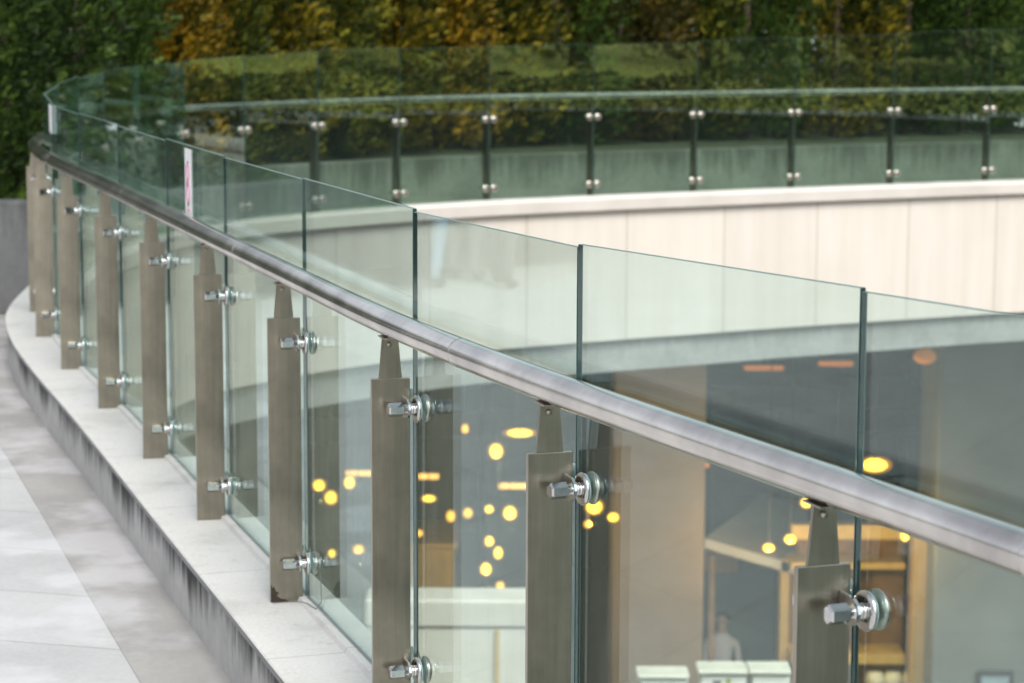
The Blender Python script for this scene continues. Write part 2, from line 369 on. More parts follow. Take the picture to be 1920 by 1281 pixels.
# local frame of a post: x = outward from the glass, y = along the railing, z = up
def fin_mesh():
    bm = bmesh.new(); add_box(bm, ((FIN0+FIN1)/2, 0, FINH/2), (FIN1-FIN0, FT, FINH), bevel=.0012)
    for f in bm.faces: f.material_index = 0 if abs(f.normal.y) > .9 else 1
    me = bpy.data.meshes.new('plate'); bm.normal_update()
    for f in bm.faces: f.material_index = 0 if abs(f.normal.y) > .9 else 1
    bm.to_mesh(me); bm.free(); me.materials.append(M_fin); me.materials.append(M_fin_edge); return me
UC = (FIN0+FIN1)/2
def bracket_mesh():
    bm = bmesh.new()
    add_prism(bm, [(UC-.026, FINH+.0005), (UC+.026, FINH+.0005), (UC+.018, .868), (UC-.018, .868)], 'y', -.004, .004)
    me = bpy.data.meshes.new('bracket'); bm.to_mesh(me); bm.free(); me.materials.append(M_fin); return me
def saddle_mesh():
    bm = bmesh.new(); add_box(bm, (UC, 0, .8695), (.042, .06, .003)); add_lathe(bm, [(0, 0), (0, .0055), (.006, .0055), (.008, .003), (.008, 0)], (UC+.004, .004, .854), (0, 1, 0), 12)
    me = bpy.data.meshes.new('saddle'); bm.to_mesh(me); bm.free(); me.materials.append(M_fin_edge); return me
def rod_mesh():
    bm = bmesh.new(); add_lathe(bm, [(.012, 0), (.012, .0125), (.019, .0125), (.0195, .0115), (.0205, .0125), (.0265, .0125), (.027, .0112), (.0285, .0112), (.0285, .0125), (.034, .0125), (.034, .0095), (.0455, .0095), (.0455, 0)], (0, 0, 0), (1, 0, 0), 24)
    me = bpy.data.meshes.new('rod'); bm.to_mesh(me); bm.free(); me.materials.append(M_chrome); return me
def nut_mesh():
    bm = bmesh.new(); seg = 6; prof = [(.043, .0125), (.0445, .0158), (.074, .0158), (.0775, .013)]
    rings = [[bm.verts.new((t, r*math.cos(2*PI*k/seg+PI/6), r*math.sin(2*PI*k/seg+PI/6))) for k in range(seg)] for t, r in prof]
    for a, b in zip(rings, rings[1:]):
        for k in range(seg): bm.faces.new((a[k], a[(k+1) % seg], b[(k+1) % seg], b[k]))
    bm.faces.new(rings[0][::-1]); bm.faces.new(rings[-1])
    bmesh.ops.recalc_face_normals(bm, faces=bm.faces[:])
    me = bpy.data.meshes.new('nut'); bm.to_mesh(me); bm.free(); me.materials.append(M_chrome); return me
def washer_mesh():
    bm = bmesh.new(); add_lathe(bm, [(.0092, 0), (.0092, .0295), (.0105, .0308), (.0135, .0308), (.0155, .029), (.017, .022), (.017, .012), (.017, 0)], (0, 0, 0), (1, 0, 0), 32)
    me = bpy.data.meshes.new('washer'); bm.to_mesh(me); bm.free(); me.materials.append(M_chrome); return me
def gasket_mesh():
    bm = bmesh.new(); add_lathe(bm, [(.0062, 0), (.0062, .029), (.0091, .029), (.0091, 0)], (0, 0, 0), (1, 0, 0), 32)
    me = bpy.data.meshes.new('gasket'); bm.to_mesh(me); bm.free(); me.materials.append(M_gasket); return me
def cap_mesh():
    bm = bmesh.new(); add_lathe(bm, [(-.0062, 0), (-.0062, .031), (-.011, .031), (-.015, .028), (-.019, .018), (-.020, 0)], (0, 0, 0), (1, 0, 0), 24)
    me = bpy.data.meshes.new('cap'); bm.to_mesh(me); bm.free(); me.materials.append(M_cap); return me
def lug_mesh(s):
    """ear welded to the plate that carries one bolt; s = side of the plate"""
    bm = bmesh.new(); pts = [(s*FT/2, -.024), (s*VB, -.021), (s*(VB+.012), -.012), (s*(VB+.016), 0), (s*(VB+.012), .012), (s*VB, .021), (s*FT/2, .024)]
    add_prism(bm, pts, 'x', .0285, .0338)
    me = bpy.data.meshes.new('lug'); bm.to_mesh(me); bm.free(); me.materials.append(M_chrome); return me
M_cap = brushed('cap_steel', (.75, .68, .60), .3, (8, 8, 8))
FM, BM_, SM, RM, NM, WM, GM, CM = fin_mesh(), bracket_mesh(), saddle_mesh(), rod_mesh(), nut_mesh(), washer_mesh(), gasket_mesh(), cap_mesh()
LM = {-1: lug_mesh(-1), 1: lug_mesh(1)}
def ORD(k): return ['', 'first', 'second', 'third', 'fourth', 'fifth', 'sixth', 'seventh', 'eighth', 'ninth', 'tenth', 'eleventh', 'twelfth', 'thirteenth', 'fourteenth', 'fifteenth'][k]
def post_label(i):
    if i < NP: return 'brushed steel railing post beyond the right edge, %s nearer than the nearest visible post' % ORD(NP-i)
    if i < I_BEND:
        k = i-NP+1
        return ['', 'nearest and largest steel railing post, at the right under the handrail', 'second largest steel railing post, its plate in front of the dark pier', 'third steel railing post from the right, lit lamps on both sides',
                'fourth steel railing post from the right, dark mark at its foot', 'fifth steel railing post counting from the right edge', 'sixth steel railing post counting from the right edge', 'seventh steel railing post counting from the right edge',
                'eighth steel railing post counting from the right edge', 'ninth steel railing post from the right, last one wholly visible at the left'][k]
    if i < I_FAR:
        k = i-I_BEND+1
        return 'leftmost steel railing post, sliver showing behind the ninth post' if k == 1 else 'steel railing post on the hidden bend, %s after the leftmost post' % ORD(k-1)
    k = i-I_FAR+1
    return 'far railing post with round clamp knobs, %s from the left behind the near glass' % ORD(k)
for i, p in enumerate(J):
    t, n = frame(i); r = empty('railing_post', (p.x, p.y, ZB(i)), math.atan2(n.y, n.x))
    tag(r, post_label(i), 'railing post', 'steel posts along the glass railing')
    pl = link_mesh('plate', FM, r); b = link_mesh('bracket', BM_, r); link_mesh('saddle', SM, b)
    if i < I_BEND:            # the near plates stand slightly skewed to the glass
        rot = Matrix.Translation((FIN0, 0, 0)) @ Matrix.Rotation(math.radians(-5), 4, 'Z') @ Matrix.Translation((-FIN0, 0, 0))
        pl.matrix_local = rot; b.matrix_local = rot
    for z in (ZL, ZU):
        for s in (-1, 1):
            q = link_mesh('clamp_bolt', RM, r); q.location = (0, s*VB, z)
            for nm, me in (('nut', NM), ('washer', WM), ('gasket', GM), ('cap', CM)): link_mesh(nm, me, q)
            l = link_mesh('lug', LM[s], q); l.location = (0, -s*VB, 0)

p4 = J[NP+3]; t4, n4 = frame(NP+3); m4 = Matrix(((n4.x, t4.x, 0, p4.x), (n4.y, t4.y, 0, p4.y), (0, 0, 1, 0), (0, 0, 0, 1)))
r4 = [o for o in bpy.data.objects if o.name.startswith('railing_post') and (o.location.xy-p4).length < 1e-4][0]
bm = bmesh.new(); add_prism(bm, [(.101, .0), (.101, .052), (.096, .040), (.093, .046), (.086, .030), (.079, .028), (.084, .018), (.074, .010), (.058, .006), (.050, 0)], 'y', FT/2-.001, FT/2+.0006)
rm = obj('rust_mark', bm, simple('rust_mark', (.03, .022, .015), .9, 0, .3, 60), r4); rm.matrix_local = Matrix.Translation((FIN0, 0, 0)) @ Matrix.Rotation(math.radians(-5), 4, 'Z') @ Matrix.Translation((-FIN0, 0, 0))
bm = bmesh.new(); add_tube(bm, [m4 @ Vector(v) for v in ((.10, -.012, .003), (.06, -.018, .004), (.028, -.03, .005), (.022, -.09, .015), (.014, -.16, .016), (.009, -.20, .045), (.008, -.19, .10), (.008, -.165, .15))], .0011, 6)
tag(obj('wire', bm, simple('thin_wire', (.12, .12, .12), .5)), 'thin loose wire curling up at the foot of the fourth post', 'wire')

# ------------------------------------------------------------------ glass panels
def glass_panel(i):
    a, b = J[i], J[i+1]; d = (b-a); L = d.length; t = d/L; g = .0018
    bm = bmesh.new(); th = .005
    za, zb_ = ZB(i)+.0135, ZB(i+1)+.0135; dz = (0, .004, -.003, .002, -.004, .003)[i % 6]*(1 if i < I_BEND else 1.8); ta, tb = TOPS[i]+dz, TOPS[i+1]+dz
    cs = []
    for (y, z) in ((g, za-ZB(i)), (L-g, zb_-ZB(i)), (L-g, tb-ZB(i)), (g, ta-ZB(i))):
        cs.append([bm.verts.new((x, y, z)) for x in (-th, th)])
    fs = [bm.faces.new([c[0] for c in cs][::-1]), bm.faces.new([c[1] for c in cs])]
    for k in range(4): fs.append(bm.faces.new((cs[k][0], cs[(k+1) % 4][0], cs[(k+1) % 4][1], cs[k][1])))
    bmesh.ops.recalc_face_normals(bm, faces=fs)
    bmesh.ops.bevel(bm, geom=bm.edges[:], offset=.0008, segments=1, affect='EDGES')
    bm.normal_update()
    for f in bm.faces:
        ax = abs(f.normal.x); f.material_index = 0 if ax > .95 else (1 if ax < .1 else 2)
        if ax < .1 and f.normal.z > .8: f.material_index = 2
    far = i >= I_BEND+1
    o = obj('glass_panel', bm, [M_glass2 if far else M_glass, M_edge, M_arris])
    o.location = (a.x, a.y, ZB(i)); o.rotation_euler = (0, 0, math.atan2(t.y, t.x)-PI/2)
    return o
def panel_label(i):
    if i < NP-1: return 'clear glass railing panel beyond the right edge, %s nearer than the rightmost one' % ORD(NP-1-i)
    if i < I_BEND-1:
        k = i-NP+2
        return ['', 'rightmost clear glass panel of the near railing, cut by the picture edge', 'largest whole clear glass panel, between the two nearest posts', 'third clear glass panel from the right, faint walkers mirrored in it',
                'fourth clear glass panel counting from the right edge', 'fifth clear glass panel counting from the right edge', 'sixth clear glass panel from the right, the one with the white notice',
                'seventh clear glass panel counting from the right edge', 'eighth clear glass panel counting from the right edge', 'ninth clear glass panel from the right, white tape strip at its far end'][k]
    if i < I_FAR: return 'green tinted glass panel on the tight left bend, %s after the white tape strip' % ORD(i-I_BEND+2)
    return 'green tinted far railing panel, %s from the left in front of the hedge' % ORD(i-I_FAR+1)
for i in range(len(J)-1):
    tag(glass_panel(i), panel_label(i), 'glass panel', 'glass panels of the railing')

# ------------------------------------------------------------------ handrail
def rail_pts():
    out = []
    for i in range((len(J)-1)*SUB+1): out.append(Vector((*(RING[i]+RN[i]*UC), RZ(i)+.9002)))
    return out
RP = rail_pts(); bm = bmesh.new(); add_tube(bm, RP, .0300, 32)
hr = obj('handrail', bm, M_rail); tag(hr, 'curved brushed steel handrail tube running the length of the glass railing', 'handrail')
for i in range(NP*SUB-2, I_FAR*SUB, 2*SUB):        # welded joints in the tube
    bm = bmesh.new(); c = RP[i]; t = (RP[i+1]-RP[i-1]).normalized()
    add_lathe(bm, [(-.004, .0297), (-.002, .0308), (.002, .0308), (.004, .0297)], c, t, 24); obj('weld_ring', bm, M_rail, hr)

# ------------------------------------------------------------------ notices stuck to the glass
def on_pane(i, f):
    """matrix at fraction f along pane i on its terrace face (x out, y along, z up)"""
    a, b = J[i], J[i+1]; t = (b-a).normalized(); n = Vector((-t.y, t.x)); p = a+(b-a)*f
    m = Matrix(((n.x, t.x, 0, p.x), (n.y, t.y, 0, p.y), (0, 0, 1, ZB(i)), (0, 0, 0, 1))); return m
M_paper = simple('paper', (.80, .79, .81), .6, 0, .04); M_ink = simple('ink', (.03, .02, .03), .6); M_pink = simple('pink_ink', (.62, .25, .38), .6, 0, .1)
i6 = NP+4
m = on_pane(i6, .565); o = empty('notice', m.translation); o.matrix_world = m
tag(o, 'narrow white paper notice with pink scribble stuck to the glass', 'notice')
bm = bmesh.new(); add_box(bm, (.0072, 0, 1.013), (.0010, .118, .238)); obj('sheet', bm, M_paper, o)
bm = bmesh.new()
def loop(cy, cz, ry, rz, a0=0, a1=2*PI):
    pts = [Vector((.0085, cy+ry*math.sin(a0+(a1-a0)*k/20), cz+rz*math.cos(a0+(a1-a0)*k/20))) for k in range(21)]
    add_tube(bm, pts, .0026, 6)
loop(0, 1.055, .022, .026); loop(0, .985, .026, .032); loop(.004, 1.018, .02, .012); loop(-.005, .935, .018, .01, 1.5, 4.5)
obj('scribble', bm, M_pink, o)
bm = bmesh.new()
for y, z, a in ((0, 1.084, .009), (-.004, 1.022, .010), (.008, 1.015, .008), (0, .948, .009)):
    add_lathe(bm, [(0, 0), (0, a), (.0012, a*.9), (.0012, 0)], (.0078, y, z), (1, 0, 0), 10)
obj('ink_spot', bm, M_ink, o)
m = on_pane(I_BEND-1, -.02); bm = bmesh.new(); add_box(bm, (.0075, .05, 1.065), (.0012, .30, .135), m)
tag(obj('tape_strip', bm, M_paper), 'plain white tape strip on the glass at the left bend', 'tape')

# ------------------------------------------------------------------ planter walls behind the railing
i0, i1 = (I_BEND+1)*SUB, (len(J)-1)*SUB
pw = sweep('planter_wall', [(.52, -.2, 0, 0), (.52, .30, 0, 0), (.525, .31, 0, 0), (.70, .31, 0, 0), (.70, -.2, 0, 0)], M_planter, False, i0, i1)
tag(pw, 'low stained concrete planter wall close behind the far railing', 'planter wall')
LW = [Vector((-2.80, 13.70)), Vector((-4.6, 13.95)), Vector((-7.5, 14.9)), Vector((-14, 17.2))]
bm = bmesh.new(); uvl = bm.loops.layers.uv.new('UVMap'); prev = None; s = 0
for k, p in enumerate(LW):
    if k: s += (p-LW[k-1]).length
    rows = [(p.x, p.y, -.2), (p.x, p.y, .455), (p.x-.004, p.y+.006, .465), (p.x-.02, p.y+.22, .465), (p.x-.02, p.y+.22, -.2)]
    vs = [bm.verts.new(v) for v in rows]
    if prev:
        for r in range(4):
            f = bm.faces.new((prev[0][r], vs[r], vs[r+1], prev[0][r+1]))
            for lp, (ss, rr) in zip(f.loops, ((prev[1], r), (s, r), (s, r+1), (prev[1], r+1))): lp[uvl].uv = (ss, rows[rr][2])
    prev = (vs, s)
bmesh.ops.recalc_face_normals(bm, faces=bm.faces[:])
bm.faces.new([bm.verts.new(v) for v in ((-2.802, 13.701, -.2), (-2.802, 13.701, .46), (-2.822, 13.92, .46), (-2.822, 13.92, -.2))])
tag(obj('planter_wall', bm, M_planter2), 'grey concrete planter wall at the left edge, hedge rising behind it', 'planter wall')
tag(sweep('planting_bed', [(.69, .25, 0, 0), (2, .25, 0, 0), (5, .3, 0, 0), (9, .3, 0, 0)], M_soil, False, i0, i1), kind='structure')

# ------------------------------------------------------------------ hedge shrubs
G_D, G_M = (.010, .020, .006), (.040, .075, .014)
FMATS = {
 'green': foliage('thuja_green', G_D, (.045, .085, .016), (.10, .16, .025), .35, 1),
 'darkg': foliage('thuja_dark_green', (.007, .014, .005), (.020, .042, .008), (.10, .17, .02), .30, 2),
 'gold': foliage('thuja_golden', (.012, .018, .004), (.038, .055, .008), (.44, .32, .02), .32, 3),
 'orange': foliage('thuja_orange', (.014, .018, .005), (.055, .062, .008), (.58, .34, .02), .42, 4),
 'olive': foliage('thuja_olive', (.010, .017, .004), (.034, .054, .008), (.30, .27, .02), .30, 5),
 'brown': foliage('thuja_bronze', (.012, .014, .006), (.050, .048, .012), (.26, .16, .02), .30, 6),
}
M_bark = simple('bark', (.07, .05, .035), .9, 0, .3, 12, .3)
def spray_bm(rad, h, n, rnd, leaf=.07, base=.05, bell=.0):
    bm = bmesh.new(); ph = rnd.random()*50
    for _ in range(n):
        z = base+(h-base)*rnd.random(); a = rnd.random()*2*PI; u = z/h
        prof = (min(1, .72+u*2.2) * (1 if u < .55 else max(.05, 1-((u-.55)/.45)**1.7)))
        bump_ = 1+.5*mnoise.noise(Vector((math.cos(a)*1.6, math.sin(a)*1.6, z*1.9+ph)))+.34*mnoise.noise(Vector((math.cos(a)*4, math.sin(a)*4, z*4.5+ph)))
        r = rad*prof*bump_*(1-.42*rnd.random()**1.8)
        p = Vector((math.cos(a)*r, math.sin(a)*r, z)); o = Vector((math.cos(a), math.sin(a), 0))
        d = (o*(.55+.5*rnd.random())+Vector((rnd.uniform(-.5, .5), rnd.uniform(-.5, .5), rnd.uniform(.0, 1.1)))).normalized()
        s = d.cross(Vector((rnd.uniform(-1, 1), rnd.uniform(-1, 1), rnd.uniform(-1, 1)))).normalized()
        nn = s.cross(d)*.22
        L = leaf*rnd.uniform(.6, 1.5); W = L*rnd.uniform(.16, .26)
        # a flat frond: spine with three lobes
        q = [p, p+d*L*.3+s*W*1.1+nn*L*.2, p+d*L*.55+s*W*.45, p+d*L*.78+s*W*.8, p+d*L+nn*L*.4, p+d*L*.72-s*W*.75, p+d*L*.5-s*W*.4, p+d*L*.27-s*W*1.15+nn*L*.2]
        bm.faces.new([bm.verts.new(v) for v in q])
    return bm
def shrub(x, y, z, rad, h, mat, label, n=5200, leaf=.075, seed=0, group='thuja shrubs of the hedge'):
    rnd = random.Random(seed); r = empty('thuja_shrub', (x, y, z))
    tag(r, label, 'shrub', group)
    obj('foliage', spray_bm(rad, h, n, rnd, leaf), FMATS[mat], r)
    bm = bmesh.new(); add_tube(bm, [Vector((0, 0, -.15)), Vector((.02, .01, h*.4)), Vector((0, 0, h*.85))], [.06, .045, .012], 8); obj('trunk', bm, M_bark, r)
    return r
def ringpt(k, off):
    """k = fractional joint index"""
    i = int(round(k*SUB)); return RING[i % NR]+RN[i % NR]*off
HEDGE = [ # photo x, distance Y, colour, words
 (-70, 15.0, 'darkg', 'dark green thuja at the left edge, above the grey planter wall'),
 (10, 16.3, 'darkg', 'dark green thuja behind the leftmost corner of the glass'),
 (145, 17.7, 'green', 'green thuja with one orange sprig above the left bend'),
 (275, 18.9, 'orange', 'brightest orange thuja at the upper left'),
 (365, 19.7, 'olive', 'olive thuja right of the bright orange one'),
 (470, 20.5, 'gold', 'golden thuja second to the right of the bright orange one'),
 (575, 21.3, 'olive', 'olive thuja above the left part of the far railing'),
 (690, 22.1, 'gold', 'golden thuja left of the middle of the hedge'),
 (800, 22.8, 'orange', 'orange brown thuja near the middle of the hedge'),
 (915, 23.3, 'gold', 'golden thuja just left of the plain green one'),
 (1035, 23.8, 'green', 'plain green thuja in the middle of the hedge'),
 (1155, 24.2, 'brown', 'bronze brown thuja just right of the plain green one'),
 (1270, 24.6, 'olive', 'olive thuja between the bronze one and the golden one'),
 (1390, 24.9, 'green', 'dark leafy thuja left of the orange one on the right side'),
 (1560, 25.3, 'gold', 'golden orange thuja above the right half of the far railing'),
 (1690, 25.8, 'darkg', 'darkest thuja between the golden orange one and the right edge'),
 (1800, 26.2, 'green', 'green thuja second from the right edge of the picture'),
 (1930, 26.6, 'darkg', 'dark green thuja at the right edge of the picture'),
]
for k, (px, y, mt, lab) in enumerate(HEDGE):
    rnd = random.Random(k+40)
    big = y < 17
    shrub((px-960)/F_PX*y, y, .25, .62+.05*rnd.random(), 2.7+.4*rnd.random(), mt, lab, 9500, .078 if not big else .07, k)
for k in range(6):                                     # seen only as a reflection and from the side
    x = -5.0-1.35*k; y = 15.2+.36*(-(x)-4.6)
    shrub(x, y, .3, .72, 3.0, ('darkg', 'green', 'olive')[k % 3], 'tall green thuja out of the picture beyond the left edge', 4500, .10, 70+k)
BACK = [(-250+k*150) for k in range(16)]
for k, px in enumerate(BACK):                          # second row that closes the gaps
    y = 18.2+min(1, max(0, (px+100)/1900))**.6*11
    shrub((px-960)/F_PX*y, y, .25, .95, 3.6, 'darkg', 'taller dark green thuja in the second row behind the hedge', 4200, .14, 100+k, 'second row of thujas')

# ------------------------------------------------------------------ lower hall under the terrace
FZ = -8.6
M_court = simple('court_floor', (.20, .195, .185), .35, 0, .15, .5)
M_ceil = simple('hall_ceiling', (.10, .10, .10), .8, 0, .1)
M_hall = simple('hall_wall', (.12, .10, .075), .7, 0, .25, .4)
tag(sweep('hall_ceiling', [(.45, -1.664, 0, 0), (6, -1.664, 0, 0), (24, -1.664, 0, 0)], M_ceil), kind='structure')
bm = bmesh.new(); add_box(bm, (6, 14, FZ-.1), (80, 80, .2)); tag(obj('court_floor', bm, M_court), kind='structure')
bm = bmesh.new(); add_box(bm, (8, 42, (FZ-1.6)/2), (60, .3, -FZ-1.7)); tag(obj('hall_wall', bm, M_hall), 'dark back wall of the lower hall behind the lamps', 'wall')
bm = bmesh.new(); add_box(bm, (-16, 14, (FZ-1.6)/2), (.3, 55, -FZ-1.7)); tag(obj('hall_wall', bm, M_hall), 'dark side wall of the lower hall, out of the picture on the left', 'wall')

def at(px, py, Y):
    d = F_+R2*((px-960)/F_PX)-U2*((py-640.5)/F_PX); t = Y/d.y; return Vector((0, 0, HC))+d*t

M_pier = simple('brown_pier', (.26, .19, .13), .6, 0, .12, 1.2)
M_gpier = simple('grey_pier', (.16, .172, .158), .6, 0, .2, .8)
def boxpx(bm, x0, x1, y0, y1, Y, depth, mi=0, bevel=.0):
    a = at(x0, y1, Y); b = at(x1, y0, Y)
    return add_box(bm, ((a.x+b.x)/2, Y+depth/2, (a.z+b.z)/2), (b.x-a.x, depth, b.z-a.z), mi=mi, bevel=bevel)
def pier(name, x0, x1, Y, depth, mat, label, top=-1.67):
    a = at(x0, 900, Y).x; b = at(x1, 900, Y).x; bm = bmesh.new()
    add_box(bm, ((a+b)/2, Y+depth/2, (top+FZ)/2), (b-a, depth, top-FZ), bevel=.02)
    for k in range(1, 5): add_box(bm, ((a+b)/2, Y+depth/2, FZ+k*1.5), (b-a+.01, depth+.01, .012))
    return tag(obj(name, bm, mat), label, 'pier')
pier('pier', 1150, 1322, 27, 1.0, M_pier, 'brown stone pier in the lower hall behind the second post')
pier('pier', 1757, 2300, 26.5, 1.2, M_gpier, 'broad grey pier in the lower hall at the right edge')

# framed panel on the grey pier
o = empty('picture_frame', at(1866, 1275, 26.45)); tag(o, 'small framed blue grey panel on the grey pier', 'frame')
Mfr = simple('frame_dark', (.05, .05, .05), .5); Msc = simple('frame_picture', (.28, .36, .38), .3)
bm = bmesh.new()
for (x, z, sx, sz) in ((-.19, -.2, .05, .62), (.19, -.2, .05, .62), (0, .085, .33, .05), (0, -.485, .33, .05)): add_box(bm, (x, 0, z), (sx, .05, sz), bevel=.004)
obj('frame', bm, Mfr, o); bm = bmesh.new(); add_box(bm, (0, .015, -.2), (.33, .02, .52)); obj('picture', bm, Msc, o)

# timber kiosk
M_ochre = simple('ochre_timber', (.50, .34, .10), .5, 0, .12, 5); M_brown = simple('brown_timber', (.22, .12, .04), .55, 0, .25, 3); M_canopy = simple('canopy_cloth', (.50, .48, .44), .8, 0, .06)
KY = 27.0
o = empty('kiosk', at(1600, 1281, KY)); o.location.z = FZ; tag(o, 'ochre timber kiosk with brown shelves below the nearest post', 'kiosk')
def kp(name, x0, x1, y0, y1, Y, d, mat, bev=.01):
    bm = bmesh.new(); boxpx(bm, x0, x1, y0, y1, Y, d, bevel=bev)
    for v in bm.verts: v.co -= o.location
    return obj(name, bm, mat, o)
kp('post', 1700, 1742, 985, 1500, KY, .3, M_ochre); kp('post', 1455, 1482, 1050, 1500, KY+.6, .25, M_ochre)
kp('back_panel', 1484, 1698, 985, 1500, KY+.7, .08, M_brown)
for k, (a, b) in enumerate(((1056, 1068), (1228, 1246), (1340, 1356))): kp('shelf', 1484, 1698, a, b, KY+.2, .5, M_ochre)
kp('cross_beam', 1484, 1698, 985, 1012, KY+.1, .25, M_ochre)
kp('divider', 1598, 1606, 1069, 1227, KY+.35, .3, M_brown)
bm = bmesh.new()
for xx in range(4):
    c = at(1640+xx*34, 1275, KY+.3)-o.location; add_lathe(bm, [(-.1, 0), (-.1, .09), (0, .12), (.1, .09), (.1, 0)], c, (0, 0, 1), 14)
obj('bowls', bm, simple('bowl_cream', (.62, .60, .42), .5), o)
# pale sloping canopy beside it
o2 = empty('canopy', at(1410, 1000, 29)); tag(o2, 'pale grey sloping canopy left of the timber kiosk', 'canopy')
bm = bmesh.new(); Y0, Y1 = 27.6, 30.5
pts = [at(1322, 1010, Y0), at(1500, 1062, Y0), at(1515, 960, Y1), at(1430, 925, Y1)]
top = [bm.verts.new(p-o2.location) for p in pts]; bot = [bm.verts.new(p-o2.location-Vector((0, 0, .12))) for p in pts]
bm.faces.new(top); bm.faces.new(bot[::-1])
for k in range(4): bm.faces.new((top[k], bot[k], bot[(k+1) % 4], top[(k+1) % 4]))
bmesh.ops.recalc_face_normals(bm, faces=bm.faces[:]); obj('cloth', bm, M_canopy, o2)
bm = bmesh.new()
for px in (1335, 1490):
    p = at(px, 1030, Y0+.1)-o2.location; add_tube(bm, [Vector((p.x, p.y, FZ-o2.location.z)), p+Vector((0, 0, -.08))], .04, 8)
obj('pole', bm, M_brown, o2)
# shop wall behind the white shirted person
bm = bmesh.new(); boxpx(bm, 1322, 1452, 1065, 1560, 31.5, .3); tag(obj('shop_wall', bm, simple('slate_blue', (.10, .135, .14), .6, 0, .15, 1)), 'blue grey shop wall behind the person in white', 'wall')
bm = bmesh.new(); boxpx(bm, 1322, 1385, 1035, 1075, 31.0, .25, bevel=.02); tag(obj('shop_sign', bm, simple('orange_board', (.52, .27, .08), .6)), 'blank orange board under the pale canopy', 'board')
# pale counter block, ochre counter and white screens lower left
bm = bmesh.new(); boxpx(bm, 690, 992, 1180, 1500, 18, .35); boxpx(bm, 684, 997, 1126, 1177, 17.97, .42, bevel=.02); tag(obj('parapet', bm, simple('pale_parapet', (.62, .58, .50), .6, 0, .1, 1.5)), 'pale parapet block low down between the second and fourth posts', 'parapet')
bm = bmesh.new(); boxpx(bm, 926, 936, 1181, 1500, 17.965, .033, bevel=.004); tag(obj('trim_strip', bm, M_ochre), 'thin yellow upright strip on the pale parapet', 'strip')
bm = bmesh.new(); boxpx(bm, 745, 850, 1028, 1122, 28, 1.2, bevel=.02); boxpx(bm, 737, 858, 1020, 1028, 28-.05, 1.3, bevel=.01); tag(obj('counter', bm, M_ochre), 'ochre timber counter seen in the mirrored third post', 'counter')
for k, (x0, x1, lab) in enumerate(((1198, 1290, 'white display stand left of the lettered one'), (1312, 1400, 'white display stand with dark lettering, its foot out of sight'), (1408, 1482, 'white display stand right of the lettered one'))):
    o3 = empty('display_stand', at((x0+x1)/2, 1281, 19.2)); tag(o3, lab, 'display stand')
    bm = bmesh.new(); boxpx(bm, x0, x1, 1268 if k != 0 else 1276, 1420, 19.2, .3, bevel=.012)
    for v in bm.verts: v.co -= o3.location
    obj('board', bm, simple('white_board', (.72, .72, .64), .5), o3)
    bm = bmesh.new(); boxpx(bm, x0-3, x1+3, 1258 if k != 0 else 1267, 1265 if k != 0 else 1273, 19.15, .3, bevel=.01)
    for v in bm.verts: v.co -= o3.location
    obj('ledge', bm, simple('cream_ledge', (.66, .64, .52), .5), o3)
    if k == 1:
        bm = bmesh.new(); boxpx(bm, 1337, 1352, 1277, 1281, 19.185, .02); boxpx(bm, 1342.5, 1346.5, 1281.3, 1300, 19.185, .02)
        for v in bm.verts: v.co -= o3.location
        obj('letter', bm, Mfr, o3)
        bm = bmesh.new(); add_prism(bm, [(p.x, p.z) for p in (at(1361, 1272, 19.2), at(1371, 1272, 19.2), at(1367, 1290, 19.2), at(1363, 1290, 19.2))], 'y', 19.185, 19.205)
        for v in bm.verts: v.co -= o3.location
        obj('emblem', bm, simple('olive_ink', (.25, .30, .05), .5), o3)
# ------------------------------------------------------------------ lamps
M_lamp = emit('warm_lamp', (1, .62, .05), 4.0); M_lamp2 = emit('dim_amber_lamp', (1, .34, .05), .13); M_shade = emit('lit_amber_shade', (1, .42, .06), 1.1); M_lampb = emit('soft_warm_lamp', (1, .56, .08), 2.0)
M_glow, gnt, gb = new_mat('amber_glow'); gnt.nodes.remove(gb)
_t = N(gnt, 'ShaderNodeBsdfTransparent'); _e = N(gnt, 'ShaderNodeEmission'); _e.inputs[0].default_value = (1, .40, .04, 1); _e.inputs[1].default_value = .8; _m = N(gnt, 'ShaderNodeMixShader'); _m.inputs[0].default_value = .32
gnt.links.new(_t.outputs[0], _m.inputs[1]); gnt.links.new(_e.outputs[0], _m.inputs[2]); gnt.links.new(_m.outputs[0], gnt.nodes['Material Output'].inputs[0]); M_cord = simple('lamp_cord', (.02, .02, .02), .7)
